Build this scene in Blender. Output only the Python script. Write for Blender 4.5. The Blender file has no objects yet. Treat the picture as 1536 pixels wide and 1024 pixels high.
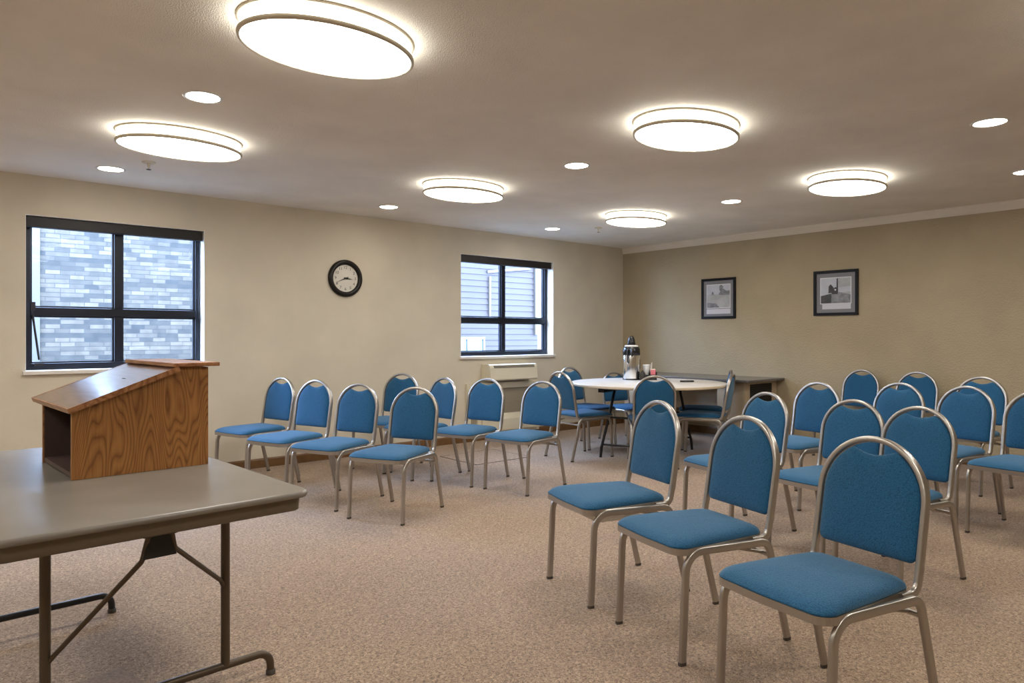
import bpy, math, random
from mathutils import Vector, Matrix
random.seed(7)
PI = math.pi
C = bpy.context.scene.collection
TH = math.radians(49.3)
CT, ST = math.cos(TH), math.sin(TH)
CAMH = 1.22
H = 2.454          # ceiling height
YA = 6.465         # wall with the windows
XB = 7.622         # wall with the pictures
X0, Y0 = -2.6, -2.2  # the walls behind the camera


def R2W(lat, d, z=0.0):
    """distance right of / ahead of the camera stand -> room coordinates"""
    return Vector((d * CT + lat * ST, d * ST - lat * CT, z))


# ------------------------------------------------------------------ materials
MATS = {}


def new_mat(name):
    m = bpy.data.materials.new(name)
    m.use_nodes = True
    nt = m.node_tree
    b = nt.nodes['Principled BSDF']
    return m, nt, b


def N(nt, kind, **kw):
    n = nt.nodes.new(kind)
    for k, v in kw.items():
        if k.startswith('i_'):
            n.inputs[k[2:].replace('_', ' ')].default_value = v
        else:
            setattr(n, k, v)
    return n


def simple(name, col, rough=0.5, metal=0.0, spec=0.5, coat=0.0, bump=0.0, bscale=200.0, var=0.0, vscale=8.0):
    m, nt, b = new_mat(name)
    b.inputs['Base Color'].default_value = (*col, 1)
    b.inputs['Roughness'].default_value = rough
    b.inputs['Metallic'].default_value = metal
    b.inputs['Specular IOR Level'].default_value = spec
    b.inputs['Coat Weight'].default_value = coat
    tc = N(nt, 'ShaderNodeTexCoord')
    if bump > 0:
        n = N(nt, 'ShaderNodeTexNoise')
        n.inputs['Scale'].default_value = bscale
        n.inputs['Detail'].default_value = 3
        bp = N(nt, 'ShaderNodeBump')
        bp.inputs['Strength'].default_value = bump
        bp.inputs['Distance'].default_value = 0.002
        nt.links.new(tc.outputs['Object'], n.inputs['Vector'])
        nt.links.new(n.outputs['Fac'], bp.inputs['Height'])
        nt.links.new(bp.outputs['Normal'], b.inputs['Normal'])
    if var > 0:
        n = N(nt, 'ShaderNodeTexNoise')
        n.inputs['Scale'].default_value = vscale
        n.inputs['Detail'].default_value = 4
        r = N(nt, 'ShaderNodeValToRGB')
        r.color_ramp.elements[0].position = 0.3
        r.color_ramp.elements[1].position = 0.7
        r.color_ramp.elements[0].color = (*[c * (1 - var) for c in col], 1)
        r.color_ramp.elements[1].color = (*[min(1, c * (1 + var)) for c in col], 1)
        nt.links.new(tc.outputs['Object'], n.inputs['Vector'])
        nt.links.new(n.outputs['Fac'], r.inputs['Fac'])
        nt.links.new(r.outputs['Color'], b.inputs['Base Color'])
    MATS[name] = m
    return m


def emis(name, col, strength):
    m, nt, b = new_mat(name)
    b.inputs['Base Color'].default_value = (0.8, 0.8, 0.8, 1)
    b.inputs['Emission Color'].default_value = (*col, 1)
    b.inputs['Emission Strength'].default_value = strength
    MATS[name] = m
    return m


def carpet_mat():
    m, nt, b = new_mat('carpet')
    tc = N(nt, 'ShaderNodeTexCoord')
    n1 = N(nt, 'ShaderNodeTexNoise'); n1.inputs['Scale'].default_value = 95; n1.inputs['Detail'].default_value = 4
    n1.inputs['Roughness'].default_value = 0.75; n1.inputs['Distortion'].default_value = 1.2
    n2 = N(nt, 'ShaderNodeTexNoise'); n2.inputs['Scale'].default_value = 1.3; n2.inputs['Detail'].default_value = 5
    r1 = N(nt, 'ShaderNodeValToRGB')
    e = r1.color_ramp.elements
    e[0].position = 0.38; e[0].color = (0.145, 0.095, 0.062, 1)
    e[1].position = 0.64; e[1].color = (0.62, 0.445, 0.30, 1)
    e2 = e.new(0.5); e2.color = (0.345, 0.243, 0.166, 1)
    r2 = N(nt, 'ShaderNodeValToRGB')
    r2.color_ramp.elements[0].position = 0.3; r2.color_ramp.elements[0].color = (0.86, 0.87, 0.9, 1)
    r2.color_ramp.elements[1].position = 0.7; r2.color_ramp.elements[1].color = (1, 0.99, 0.96, 1)
    mx = N(nt, 'ShaderNodeMixRGB', blend_type='MULTIPLY'); mx.inputs['Fac'].default_value = 1
    n3 = N(nt, 'ShaderNodeTexNoise'); n3.inputs['Scale'].default_value = 420; n3.inputs['Detail'].default_value = 2
    bp = N(nt, 'ShaderNodeBump'); bp.inputs['Strength'].default_value = 0.6; bp.inputs['Distance'].default_value = 0.004
    ad = N(nt, 'ShaderNodeMath', operation='ADD')
    L = nt.links
    for n in (n1, n2, n3):
        L.new(tc.outputs['Object'], n.inputs['Vector'])
    L.new(n1.outputs['Fac'], r1.inputs['Fac']); L.new(n2.outputs['Fac'], r2.inputs['Fac'])
    L.new(r1.outputs['Color'], mx.inputs['Color1']); L.new(r2.outputs['Color'], mx.inputs['Color2'])
    L.new(mx.outputs['Color'], b.inputs['Base Color'])
    L.new(n1.outputs['Fac'], ad.inputs[0]); L.new(n3.outputs['Fac'], ad.inputs[1])
    L.new(ad.outputs[0], bp.inputs['Height']); L.new(bp.outputs['Normal'], b.inputs['Normal'])
    b.inputs['Roughness'].default_value = 0.95
    b.inputs['Specular IOR Level'].default_value = 0.15
    b.inputs['Sheen Weight'].default_value = 0.2
    MATS['carpet'] = m


def fabric_mat(name='fabric', c0=(0.007, 0.060, 0.138), c1=(0.019, 0.124, 0.252)):
    m, nt, b = new_mat(name)
    tc = N(nt, 'ShaderNodeTexCoord')
    v = N(nt, 'ShaderNodeTexVoronoi'); v.inputs['Scale'].default_value = 250
    v.inputs['Randomness'].default_value = 1.0
    n = N(nt, 'ShaderNodeTexNoise'); n.inputs['Scale'].default_value = 30; n.inputs['Detail'].default_value = 5
    ad = N(nt, 'ShaderNodeMath', operation='MULTIPLY_ADD'); ad.inputs[1].default_value = 0.55; 
    r = N(nt, 'ShaderNodeValToRGB')
    r.color_ramp.elements[0].position = 0.45; r.color_ramp.elements[0].color = (*c1, 1)
    r.color_ramp.elements[1].position = 0.95; r.color_ramp.elements[1].color = (*c0, 1)
    bp = N(nt, 'ShaderNodeBump'); bp.inputs['Strength'].default_value = 0.8; bp.inputs['Distance'].default_value = 0.0015
    bp.invert = True
    L = nt.links
    L.new(tc.outputs['Object'], v.inputs['Vector']); L.new(tc.outputs['Object'], n.inputs['Vector'])
    L.new(v.outputs['Distance'], ad.inputs[0]); ad.inputs[2].default_value = 0.45
    L.new(ad.outputs[0], r.inputs['Fac']); L.new(r.outputs['Color'], b.inputs['Base Color'])
    L.new(v.outputs['Distance'], bp.inputs['Height']); L.new(bp.outputs['Normal'], b.inputs['Normal'])
    b.inputs['Roughness'].default_value = 0.85
    b.inputs['Specular IOR Level'].default_value = 0.25
    b.inputs['Sheen Weight'].default_value = 0.35
    b.inputs['Sheen Tint'].default_value = (0.55, 0.75, 0.9, 1)
    MATS[name] = m


def wood_mat(name, dark, mid, light, axis='X', scale=7.0, rough=0.4, distort=5.0):
    """grain runs along local Z; bands are laid out along the given axis"""
    m, nt, b = new_mat(name)
    tc = N(nt, 'ShaderNodeTexCoord')
    mp = N(nt, 'ShaderNodeMapping'); mp.inputs['Scale'].default_value = (1, 1, 0.17) if axis != 'Z' else (0.17, 1, 1)
    n0 = N(nt, 'ShaderNodeTexNoise'); n0.inputs['Scale'].default_value = 5.5; n0.inputs['Detail'].default_value = 2.0
    n0.inputs['Roughness'].default_value = 0.45
    sc = N(nt, 'ShaderNodeMath', operation='MULTIPLY'); sc.inputs[1].default_value = scale * 3.2
    sn = N(nt, 'ShaderNodeMath', operation='PINGPONG'); sn.inputs[1].default_value = 0.5
    dv = N(nt, 'ShaderNodeMath', operation='MULTIPLY'); dv.inputs[1].default_value = 2.0
    n2 = N(nt, 'ShaderNodeTexNoise'); n2.inputs['Scale'].default_value = 120; n2.inputs['Detail'].default_value = 3
    mp2 = N(nt, 'ShaderNodeMapping'); mp2.inputs['Scale'].default_value = (1, 1, 0.05) if axis != 'Z' else (0.05, 1, 1)
    r = N(nt, 'ShaderNodeValToRGB')
    r.color_ramp.elements[0].position = 0.0; r.color_ramp.elements[0].color = (*dark, 1)
    r.color_ramp.elements[1].position = 1.0; r.color_ramp.elements[1].color = (*light, 1)
    e = r.color_ramp.elements.new(0.35); e.color = (*mid, 1)
    mx = N(nt, 'ShaderNodeMixRGB', blend_type='MULTIPLY'); mx.inputs['Fac'].default_value = 0.5
    r3 = N(nt, 'ShaderNodeValToRGB')
    r3.color_ramp.elements[0].position = 0.35; r3.color_ramp.elements[0].color = (0.55, 0.5, 0.45, 1)
    r3.color_ramp.elements[1].position = 0.6; r3.color_ramp.elements[1].color = (1, 1, 1, 1)
    L = nt.links
    L.new(tc.outputs['Object'], mp.inputs['Vector']); L.new(tc.outputs['Object'], mp2.inputs['Vector'])
    L.new(mp.outputs['Vector'], n0.inputs['Vector']); L.new(mp2.outputs['Vector'], n2.inputs['Vector'])
    L.new(n0.outputs['Fac'], sc.inputs[0]); L.new(sc.outputs[0], sn.inputs[0]); L.new(sn.outputs[0], dv.inputs[0])
    L.new(dv.outputs[0], r.inputs['Fac']); L.new(n2.outputs['Fac'], r3.inputs['Fac'])
    L.new(r.outputs['Color'], mx.inputs['Color1']); L.new(r3.outputs['Color'], mx.inputs['Color2'])
    L.new(mx.outputs['Color'], b.inputs['Base Color'])
    b.inputs['Roughness'].default_value = rough
    MATS[name] = m


def stone_mat():
    m, nt, b = new_mat('ledge_stone')
    tc = N(nt, 'ShaderNodeTexCoord')
    mp = N(nt, 'ShaderNodeMapping'); mp.inputs['Rotation'].default_value = (PI / 2, 0, 0)
    n = N(nt, 'ShaderNodeTexNoise'); n.inputs['Scale'].default_value = 1.2
    br = N(nt, 'ShaderNodeTexBrick')
    br.inputs['Color1'].default_value = (0.080, 0.064, 0.044, 1)
    br.inputs['Color2'].default_value = (0.019, 0.019, 0.017, 1)
    br.inputs['Mortar'].default_value = (0.026, 0.025, 0.022, 1)
    br.inputs['Scale'].default_value = 1.0
    br.inputs['Brick Width'].default_value = 0.17; br.inputs['Row Height'].default_value = 0.060
    br.inputs['Mortar Size'].default_value = 0.004; br.offset = 0.37; br.squash = 1.6; br.squash_frequency = 3
    n2 = N(nt, 'ShaderNodeTexNoise'); n2.inputs['Scale'].default_value = 9; n2.inputs['Detail'].default_value = 4
    mx = N(nt, 'ShaderNodeMixRGB', blend_type='OVERLAY'); mx.inputs['Fac'].default_value = 0.55
    bp = N(nt, 'ShaderNodeBump'); bp.inputs['Strength'].default_value = 0.7; bp.inputs['Distance'].default_value = 0.02
    L = nt.links
    L.new(tc.outputs['Object'], mp.inputs['Vector']); L.new(mp.outputs['Vector'], br.inputs['Vector'])
    L.new(tc.outputs['Object'], n2.inputs['Vector'])
    L.new(br.outputs['Color'], mx.inputs['Color1']); L.new(n2.outputs['Fac'], mx.inputs['Color2'])
    L.new(mx.outputs['Color'], b.inputs['Base Color'])
    L.new(br.outputs['Fac'], bp.inputs['Height']); L.new(bp.outputs['Normal'], b.inputs['Normal'])
    b.inputs['Roughness'].default_value = 0.9
    MATS['ledge_stone'] = m


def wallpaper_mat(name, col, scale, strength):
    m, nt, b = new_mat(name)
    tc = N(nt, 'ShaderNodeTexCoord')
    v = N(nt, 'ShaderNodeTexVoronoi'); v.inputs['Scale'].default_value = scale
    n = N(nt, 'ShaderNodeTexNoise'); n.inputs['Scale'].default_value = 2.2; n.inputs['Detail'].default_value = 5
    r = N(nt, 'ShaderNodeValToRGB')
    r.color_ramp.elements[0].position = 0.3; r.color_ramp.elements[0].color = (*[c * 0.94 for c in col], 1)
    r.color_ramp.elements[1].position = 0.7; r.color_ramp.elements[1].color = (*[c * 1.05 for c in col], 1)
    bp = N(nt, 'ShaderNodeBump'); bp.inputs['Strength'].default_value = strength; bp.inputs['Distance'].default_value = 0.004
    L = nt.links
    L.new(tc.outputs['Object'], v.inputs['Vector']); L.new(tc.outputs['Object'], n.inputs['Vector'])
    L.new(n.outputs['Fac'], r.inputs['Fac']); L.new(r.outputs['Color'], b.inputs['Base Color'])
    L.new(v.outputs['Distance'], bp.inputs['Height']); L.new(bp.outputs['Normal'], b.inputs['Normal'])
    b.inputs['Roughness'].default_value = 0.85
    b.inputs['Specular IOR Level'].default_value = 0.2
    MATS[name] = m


def glass_mat():
    m, nt, b = new_mat('window_glass')
    nt.nodes.remove(b)
    out = nt.nodes['Material Output']
    tr = N(nt, 'ShaderNodeBsdfTransparent'); tr.inputs['Color'].default_value = (0.9, 0.95, 1.0, 1)
    gl = N(nt, 'ShaderNodeBsdfGlossy'); gl.inputs['Roughness'].default_value = 0.02
    mx = N(nt, 'ShaderNodeMixShader'); mx.inputs['Fac'].default_value = 0.006
    nt.links.new(tr.outputs[0], mx.inputs[1]); nt.links.new(gl.outputs[0], mx.inputs[2])
    nt.links.new(mx.outputs[0], out.inputs['Surface'])
    MATS['window_glass'] = m


carpet_mat(); fabric_mat(); stone_mat(); glass_mat()
wallpaper_mat('wall_paint', (0.65, 0.59, 0.475), 260, 0.25)
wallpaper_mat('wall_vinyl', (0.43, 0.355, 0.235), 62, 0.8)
wallpaper_mat('ceiling_texture', (0.84, 0.80, 0.735), 170, 0.4)
simple('chair_metal', (0.44, 0.41, 0.37), 0.33, 0.9, bump=0.08, bscale=60)
simple('glide', (0.07, 0.06, 0.05), 0.6)
simple('underside', (0.04, 0.035, 0.03), 0.8)
simple('laminate', (0.205, 0.186, 0.158), 0.27, var=0.06, vscale=5, bump=0.04, bscale=400)
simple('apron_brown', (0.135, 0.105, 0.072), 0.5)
simple('bronze_metal', (0.10, 0.075, 0.05), 0.38, 0.5)
simple('black_metal', (0.015, 0.014, 0.014), 0.4, 0.2)
wood_mat('oak', (0.20, 0.076, 0.017), (0.33, 0.138, 0.034), (0.40, 0.180, 0.048), scale=14.0, rough=0.42)
wood_mat('oak_trim', (0.22, 0.085, 0.03), (0.32, 0.14, 0.06), (0.4, 0.19, 0.085), axis='Z', scale=5.0, rough=0.3)
wood_mat('lectern_top', (0.14, 0.075, 0.05), (0.18, 0.10, 0.07), (0.21, 0.125, 0.09), axis='Z', scale=3.0, rough=0.3)
MATS['lectern_top'].node_tree.nodes['Principled BSDF'].inputs['Specular IOR Level'].default_value = 0.9
MATS['lectern_top'].node_tree.nodes['Principled BSDF'].inputs['Coat Weight'].default_value = 0.7
MATS['lectern_top'].node_tree.nodes['Principled BSDF'].inputs['Coat Roughness'].default_value = 0.14
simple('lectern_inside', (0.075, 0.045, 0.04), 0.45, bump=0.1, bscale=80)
simple('baseboard_wood', (0.17, 0.085, 0.03), 0.5, var=0.15, vscale=14)
simple('crown_paint', (0.74, 0.67, 0.56), 0.7)
simple('window_frame_metal', (0.010, 0.013, 0.022), 0.35, 0.3)
simple('shade_black', (0.012, 0.009, 0.009), 0.5)
simple('sill_paint', (0.72, 0.68, 0.62), 0.4)
simple('reveal_paint', (0.78, 0.77, 0.74), 0.7)
simple('hvac_cream', (0.72, 0.66, 0.5), 0.45)
simple('hvac_slot', (0.05, 0.045, 0.035), 0.7)
simple('fixture_trim', (0.62, 0.56, 0.45), 0.5, 0.3)
simple('white_plastic', (0.75, 0.75, 0.73), 0.4)
simple('clock_case', (0.010, 0.008, 0.007), 0.32, spec=0.3)
simple('clock_dial', (0.68, 0.65, 0.57), 0.5)
simple('black_ink', (0.015, 0.012, 0.012), 0.6)
simple('frame_black', (0.008, 0.008, 0.010), 0.5, spec=0.2)
simple('mat_grey', (0.22, 0.22, 0.235), 0.8)
simple('mat_edge', (0.75, 0.75, 0.77), 0.8)
simple('caption_white', (0.62, 0.61, 0.66), 0.7)
simple('photo_sky', (0.52, 0.54, 0.60), 0.6, var=0.12, vscale=6)
simple('photo_mid', (0.22, 0.22, 0.24), 0.6, var=0.35, vscale=25)
simple('photo_dark', (0.055, 0.055, 0.06), 0.6, var=0.3, vscale=25)
simple('photo_light', (0.42, 0.43, 0.44), 0.6, var=0.15, vscale=12)
simple('table_white', (0.66, 0.62, 0.57), 0.28, var=0.03)
simple('table_edge', (0.60, 0.50, 0.36), 0.45)
simple('steel', (0.80, 0.79, 0.77), 0.16, 1.0)
simple('black_plastic', (0.012, 0.012, 0.013), 0.25)
simple('paper_white', (0.8, 0.8, 0.8), 0.7)
simple('packet_pink', (0.7, 0.18, 0.22), 0.6)
simple('packet_cream', (0.75, 0.66, 0.52), 0.6)
simple('desk_dark', (0.12, 0.11, 0.105), 0.2)
simple('desk_tan', (0.45, 0.36, 0.25), 0.5)
simple('mesh_dark', (0.03, 0.025, 0.02), 0.6)
simple('grille_mesh', (0.36, 0.31, 0.22), 0.6)
simple('hatch', (0.25, 0.185, 0.135), 0.9, var=0.25, vscale=90)
simple('hatch_seam', (0.09, 0.065, 0.05), 0.9)
simple('asphalt', (0.04, 0.04, 0.036), 0.9, var=0.2, vscale=3)
simple('siding_white', (0.044, 0.042, 0.038), 0.6)
simple('siding_trim', (0.06, 0.054, 0.045), 0.5)
simple('siding_rose', (0.027, 0.0175, 0.0155), 0.7, var=0.06, vscale=2)
simple('siding_blue', (0.015, 0.014, 0.018), 0.7)
simple('outdoor_glass', (0.10, 0.15, 0.2), 0.1)
emis('lamp_diffuser', (1.0, 0.965, 0.90), 14.5)
emis('lamp_band', (1.0, 0.97, 0.86), 6.5)
emis('downlight_lens', (1.0, 0.90, 0.78), 25)


# ------------------------------------------------------------------ mesh tools
class MB:
    def __init__(s):
        s.v = []; s.f = []; s.sm = []; s.mi = []

    def add(s, vs, fs, smooth=False, mi=0):
        o = len(s.v)
        s.v += [tuple(v) for v in vs]
        s.f += [tuple(i + o for i in f) for f in fs]
        s.sm += [smooth] * len(fs); s.mi += [mi] * len(fs)
        return s

    def box(s, x0, x1, y0, y1, z0, z1, mi=0):
        if x0 > x1: x0, x1 = x1, x0
        if y0 > y1: y0, y1 = y1, y0
        if z0 > z1: z0, z1 = z1, z0
        v = [(x0, y0, z0), (x1, y0, z0), (x1, y1, z0), (x0, y1, z0), (x0, y0, z1), (x1, y0, z1), (x1, y1, z1), (x0, y1, z1)]
        f = [(0, 3, 2, 1), (4, 5, 6, 7), (0, 1, 5, 4), (1, 2, 6, 5), (2, 3, 7, 6), (3, 0, 4, 7)]
        return s.add(v, f, False, mi)

    def loft(s, rings, closed=True, caps=(True, True), smooth=True, mi=0):
        n = len(rings[0]); vs = [p for r in rings for p in r]; fs = []
        for i in range(len(rings) - 1):
            for j in range(n if closed else n - 1):
                k = (j + 1) % n
                fs.append((i * n + j, i * n + k, (i + 1) * n + k, (i + 1) * n + j))
        o = len(s.v)
        s.add(vs, fs, smooth, mi)
        if caps[0]:
            s.add(rings[0], [tuple(reversed(range(n)))], False, mi)
        if caps[1]:
            s.add(rings[-1], [tuple(range(n))], False, mi)
        return s

    def prism(s, pts, axis, a, b, mi=0, smooth=False):
        """extrude the 2-D outline along an axis between a and b"""
        def P(p, t):
            return {'x': (t, p[0], p[1]), 'y': (p[0], t, p[1]), 'z': (p[0], p[1], t)}[axis]
        return s.loft([[P(p, a) for p in pts], [P(p, b) for p in pts]], smooth=smooth, mi=mi)

    def sweep(s, path, sec, B, mi=0, caps=(True, True)):
        """planar path, constant binormal B; section (along N, along B)"""
        B = Vector(B).normalized(); path = [Vector(p) for p in path]; rings = []
        for i, p in enumerate(path):
            a = path[max(0, i - 1)]; c = path[min(len(path) - 1, i + 1)]
            T = (c - a).normalized(); Nn = B.cross(T).normalized()
            rings.append([tuple(p + Nn * q[0] + B * q[1]) for q in sec])
        return s.loft(rings, caps=caps, mi=mi)

    def tube(s, path, r, n=10, mi=0):
        path = [Vector(p) for p in path]; rings = []
        T0 = (path[1] - path[0]).normalized()
        U = T0.orthogonal().normalized()
        for i, p in enumerate(path):
            a = path[max(0, i - 1)]; c = path[min(len(path) - 1, i + 1)]
            T = (c - a).normalized()
            U = (U - T * U.dot(T)).normalized(); V = T.cross(U)
            rr = r[i] if isinstance(r, (list, tuple)) else r
            rings.append([tuple(p + (U * math.cos(t) + V * math.sin(t)) * rr) for t in [2 * PI * j / n for j in range(n)]])
        return s.loft(rings, mi=mi)

    def lathe(s, prof, c=(0, 0, 0), n=32, rx=1.0, ry=1.0, mi=0, caps=(True, True)):
        """prof: (radius, z); with rx, ry the rings are ellipses"""
        rings = [[(c[0] + r * rx * math.cos(2 * PI * j / n), c[1] + r * ry * math.sin(2 * PI * j / n), c[2] + z) for j in range(n)] for r, z in prof]
        return s.loft(rings, caps=caps, mi=mi)


def build(name, mb, mat, parent=None, bevel=0.0, segs=2, label=None, auto=True):
    me = bpy.data.meshes.new(name)
    me.from_pydata(mb.v, [], mb.f)
    me.polygons.foreach_set('use_smooth', mb.sm)
    ml = mat if isinstance(mat, (list, tuple)) else [mat]
    for m in ml:
        me.materials.append(MATS[m])
    me.polygons.foreach_set('material_index', mb.mi)
    me.update()
    o = bpy.data.objects.new(name, me)
    C.objects.link(o)
    if parent: o.parent = parent
    if bevel > 0:
        b = o.modifiers.new('bevel', 'BEVEL'); b.width = bevel; b.segments = segs; b.limit_method = 'ANGLE'; b.angle_limit = 0.7
        b.harden_normals = False
    if label: o['label'] = label
    return o


def tag(o, label, cat, group=None):
    o['label'] = label; o['category'] = cat
    if group: o['group'] = group
    return o


def thing(name, label, cat, loc=(0, 0, 0), rz=0.0, group=None):
    o = bpy.data.objects.new(name, None); C.objects.link(o)
    o.location = loc; o.rotation_euler = (0, 0, rz); o.empty_display_size = 0.1
    return tag(o, label, cat, group)


def struct(name, mb, mat, parent=None, bevel=0.0):
    o = build(name, mb, mat, parent, bevel)
    if not parent: o['kind'] = 'structure'
    return o


def fillet(pts, rads, n=7):
    pts = [Vector(p) for p in pts]; out = [pts[0]]
    if not isinstance(rads, (list, tuple)): rads = [rads] * (len(pts) - 2)
    for i in range(1, len(pts) - 1):
        a, b, c = pts[i - 1], pts[i], pts[i + 1]
        u = (a - b).normalized(); v = (c - b).normalized(); ang = u.angle(v)
        t = rads[i - 1] / math.tan(ang / 2)
        p0, p1 = b + u * t, b + v * t
        cen = b + (u + v).normalized() * (rads[i - 1] / math.sin(ang / 2))
        e0, e1 = (p0 - cen), (p1 - cen); tot = e0.angle(e1)
        for k in range(n + 1):
            w = k / n
            q = (e0 * math.sin((1 - w) * tot) + e1 * math.sin(w * tot)) / math.sin(tot)
            out.append(cen + q)
    out.append(pts[-1])
    return out


def rrect(w, h, r, n=3):
    out = []
    for cx, cy, a0 in ((w / 2 - r, h / 2 - r, 0), (-w / 2 + r, h / 2 - r, PI / 2), (-w / 2 + r, -h / 2 + r, PI), (w / 2 - r, -h / 2 + r, 1.5 * PI)):
        for k in range(n + 1):
            a = a0 + PI / 2 * k / n
            out.append((cx + r * math.cos(a), cy + r * math.sin(a)))
    return out


# ------------------------------------------------------------------ room shell
W1 = (0.673, 1.981, 0.955, 2.150)
W2 = (4.787, 6.261, 0.986, 2.165)
TW = 0.30
struct('floor', MB().box(X0 - .3, XB + .3, Y0 - .3, YA + .3, -0.12, 0), 'carpet')
struct('ceiling', MB().box(X0 - .3, XB + .3, Y0 - .3, YA + .3, H, H + 0.12), 'ceiling_texture')
wl = MB()
ys = (YA, YA + TW)
xs = [X0 - .3, W1[0], W1[1], W2[0], W2[1], XB + .3]
for i in (0, 2, 4):
    wl.box(xs[i], xs[i + 1], *ys, 0, H)
for w in (W1, W2):
    wl.box(w[0], w[1], *ys, 0, w[2]); wl.box(w[0], w[1], *ys, w[3], H)
struct('wall_left', wl, 'wall_paint')
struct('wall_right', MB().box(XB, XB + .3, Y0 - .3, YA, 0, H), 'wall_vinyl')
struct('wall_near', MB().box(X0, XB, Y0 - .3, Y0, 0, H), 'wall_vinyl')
struct('wall_rear', MB().box(X0 - .3, X0, Y0 - .3, YA, 0, H), 'wall_paint')


def base_profile(mbs, along, a, b, pos, sgn):
    pr = [(0, 0), (0.014, 0), (0.014, 0.072), (0.008, 0.085), (0, 0.085)]
    if along == 'x':
        mbs.prism([(pos - sgn * p[0], p[1]) for p in pr], 'x', a, b)
    else:
        mbs.prism([(pos - sgn * p[0], p[1]) for p in pr], 'y', a, b)
    return mbs


struct('baseboard_left', base_profile(MB(), 'x', X0, XB, YA, 1), 'baseboard_wood')
struct('baseboard_right', base_profile(MB(), 'y', Y0, YA, XB, 1), 'baseboard_wood')
cr = [(XB, H), (XB - 0.030, H), (XB - 0.030, H - 0.012), (XB - 0.020, H - 0.03), (XB - 0.012, H - 0.065), (XB - 0.012, H - 0.082), (XB, H - 0.082)]
struct('trim_1', MB().prism(cr, 'y', Y0, YA), 'crown_paint')


def window(name, w, arm):
    x0, x1, z0, z1 = w
    D = YA + 0.115
    e = bpy.data.objects.new(name, None); C.objects.link(e); e['kind'] = 'structure'
    xm = (x0 + x1) / 2; zr = 1.416
    fw = 0.045
    # reveal lining: white painted jambs, head and stool
    rv = MB()
    rv.box(x0, x0 + 0.004, YA + 0.001, D, z0, z1); rv.box(x1 - 0.004, x1, YA + 0.001, D, z0, z1)
    rv.box(x0 + .004, x1 - .004, YA + 0.001, D, z1 - 0.004, z1)
    build('reveal', rv, 'reveal_paint', e)
    f = MB()
    f.box(x0 + .004, x0 + fw, D, D + .07, z0 + .001, z1 - .004); f.box(x1 - fw, x1 - .004, D, D + .07, z0 + .001, z1 - .004)
    f.box(x0 + fw, x1 - fw, D, D + .07, z1 - fw, z1 - .004); f.box(x0 + fw, x1 - fw, D, D + .07, z0 + .001, z0 + .052)
    f.box(x0 + fw, x1 - fw, D - .004, D + .066, zr - .035, zr + .03)
    f.box(xm - .03, xm + .03, D + .002, D + .064, z0 + .052, zr - .035); f.box(xm - .03, xm + .03, D + .002, D + .064, zr + .03, z1 - fw)
    build('window_frame', f, 'window_frame_metal', e, 0.003)
    # inner sash beads
    sbd = MB()
    for (a, b) in ((x0 + fw, xm - .03), (xm + .03, x1 - fw)):
        for (c, d) in ((z0 + .052, zr - .035), (zr + .03, z1 - fw)):
            t = .012
            sbd.box(a, a + t, D + .02, D + .05, c, d); sbd.box(b - t, b, D + .02, D + .05, c, d)
            sbd.box(a + t, b - t, D + .02, D + .05, c, c + t); sbd.box(a + t, b - t, D + .02, D + .05, d - t, d)
    build('sash_bead', sbd, 'window_frame_metal', e)
    build('pane', MB().box(x0 + fw, x1 - fw, D + .03, D + .034, z0 + .05, z1 - fw + .002), 'window_glass', e)
    build('sill', MB().box(x0 - .018, x1 + .018, YA - .035, YA, z0 - .030, z0 - .002).box(x0, x1, YA, D, z0 - .002, z0 + .001), 'sill_paint', e, 0.004)
    build('shade_cassette', MB().box(x0 + .006, x1 - .012, YA + .025, YA + .095, z1 - .088, z1 - .005), 'shade_black', e, 0.006)
    if arm:
        a = MB()
        a.tube([(x0 + .055, D - .012, zr + .05), (x0 + .06, D - .012, zr - .05), (x0 + .10, D - .012, z0 + .08)], 0.008, 8)
        a.box(x0 + .045, x0 + .075, D - .02, D, zr + .0, zr + .07); a.box(x0 + .07, x0 + .13, D - .016, D, z0 + .03, z0 + .055)
        build('sash_stay', a, 'shade_black', e)
        ch = MB().tube([(x1 - .03, YA + .03, z1 - .05), (x1 - .032, YA + .05, zr), (x1 - .03, YA + .05, zr - .05)], 0.003, 6)
        build('pull_chain', ch, 'shade_black', e)
    return e


window('window_1', W1, True)
window('window_2', W2, False)

# ------------------------------------------------------------------ ceiling lights
RX, RY = 0.366, 0.266


def make_light():
    t = thing('ceiling_light', '', 'ceiling light')
    n = 72
    sc = lambda k: (RX + k) / RX
    # profiles are scaled around the ellipse; offsets are small against the radii
    def ring(mb, prof):
        rings = [[((RX + k) * math.cos(2 * PI * j / n), (RY + k) * math.sin(2 * PI * j / n), z) for j in range(n)] for k, z in prof]
        mb.loft(rings, caps=(False, False)); return mb
    build('ceiling_trim', ring(MB(), [(-.02, 0), (-.002, 0), (.001, -.004), (-.001, -.009), (-.012, -.010), (-.016, -.008)]), 'fixture_trim', t)
    build('side_diffuser', ring(MB(), [(-.012, -.008), (-.012, -.060)]), 'lamp_band', t)
    build('rim', ring(MB(), [(-.020, -.058), (-.008, -.058), (-.001, -.062), (0, -.069), (-.001, -.076), (-.006, -.080), (-.011, -.079), (-.014, -.076), (-.014, -.060)]), 'fixture_trim', t)
    bd = MB()
    rings = [[((RX - .013) * q * math.cos(2 * PI * j / n), (RY - .013) * q * math.sin(2 * PI * j / n), -.074 - .008 * (1 - q * q)) for j in range(n)] for q in (1, .9, .7, .4, .1)]
    bd.loft(rings, caps=(False, True))
    build('bottom_diffuser', bd, 'lamp_diffuser', t)
    return t


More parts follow.
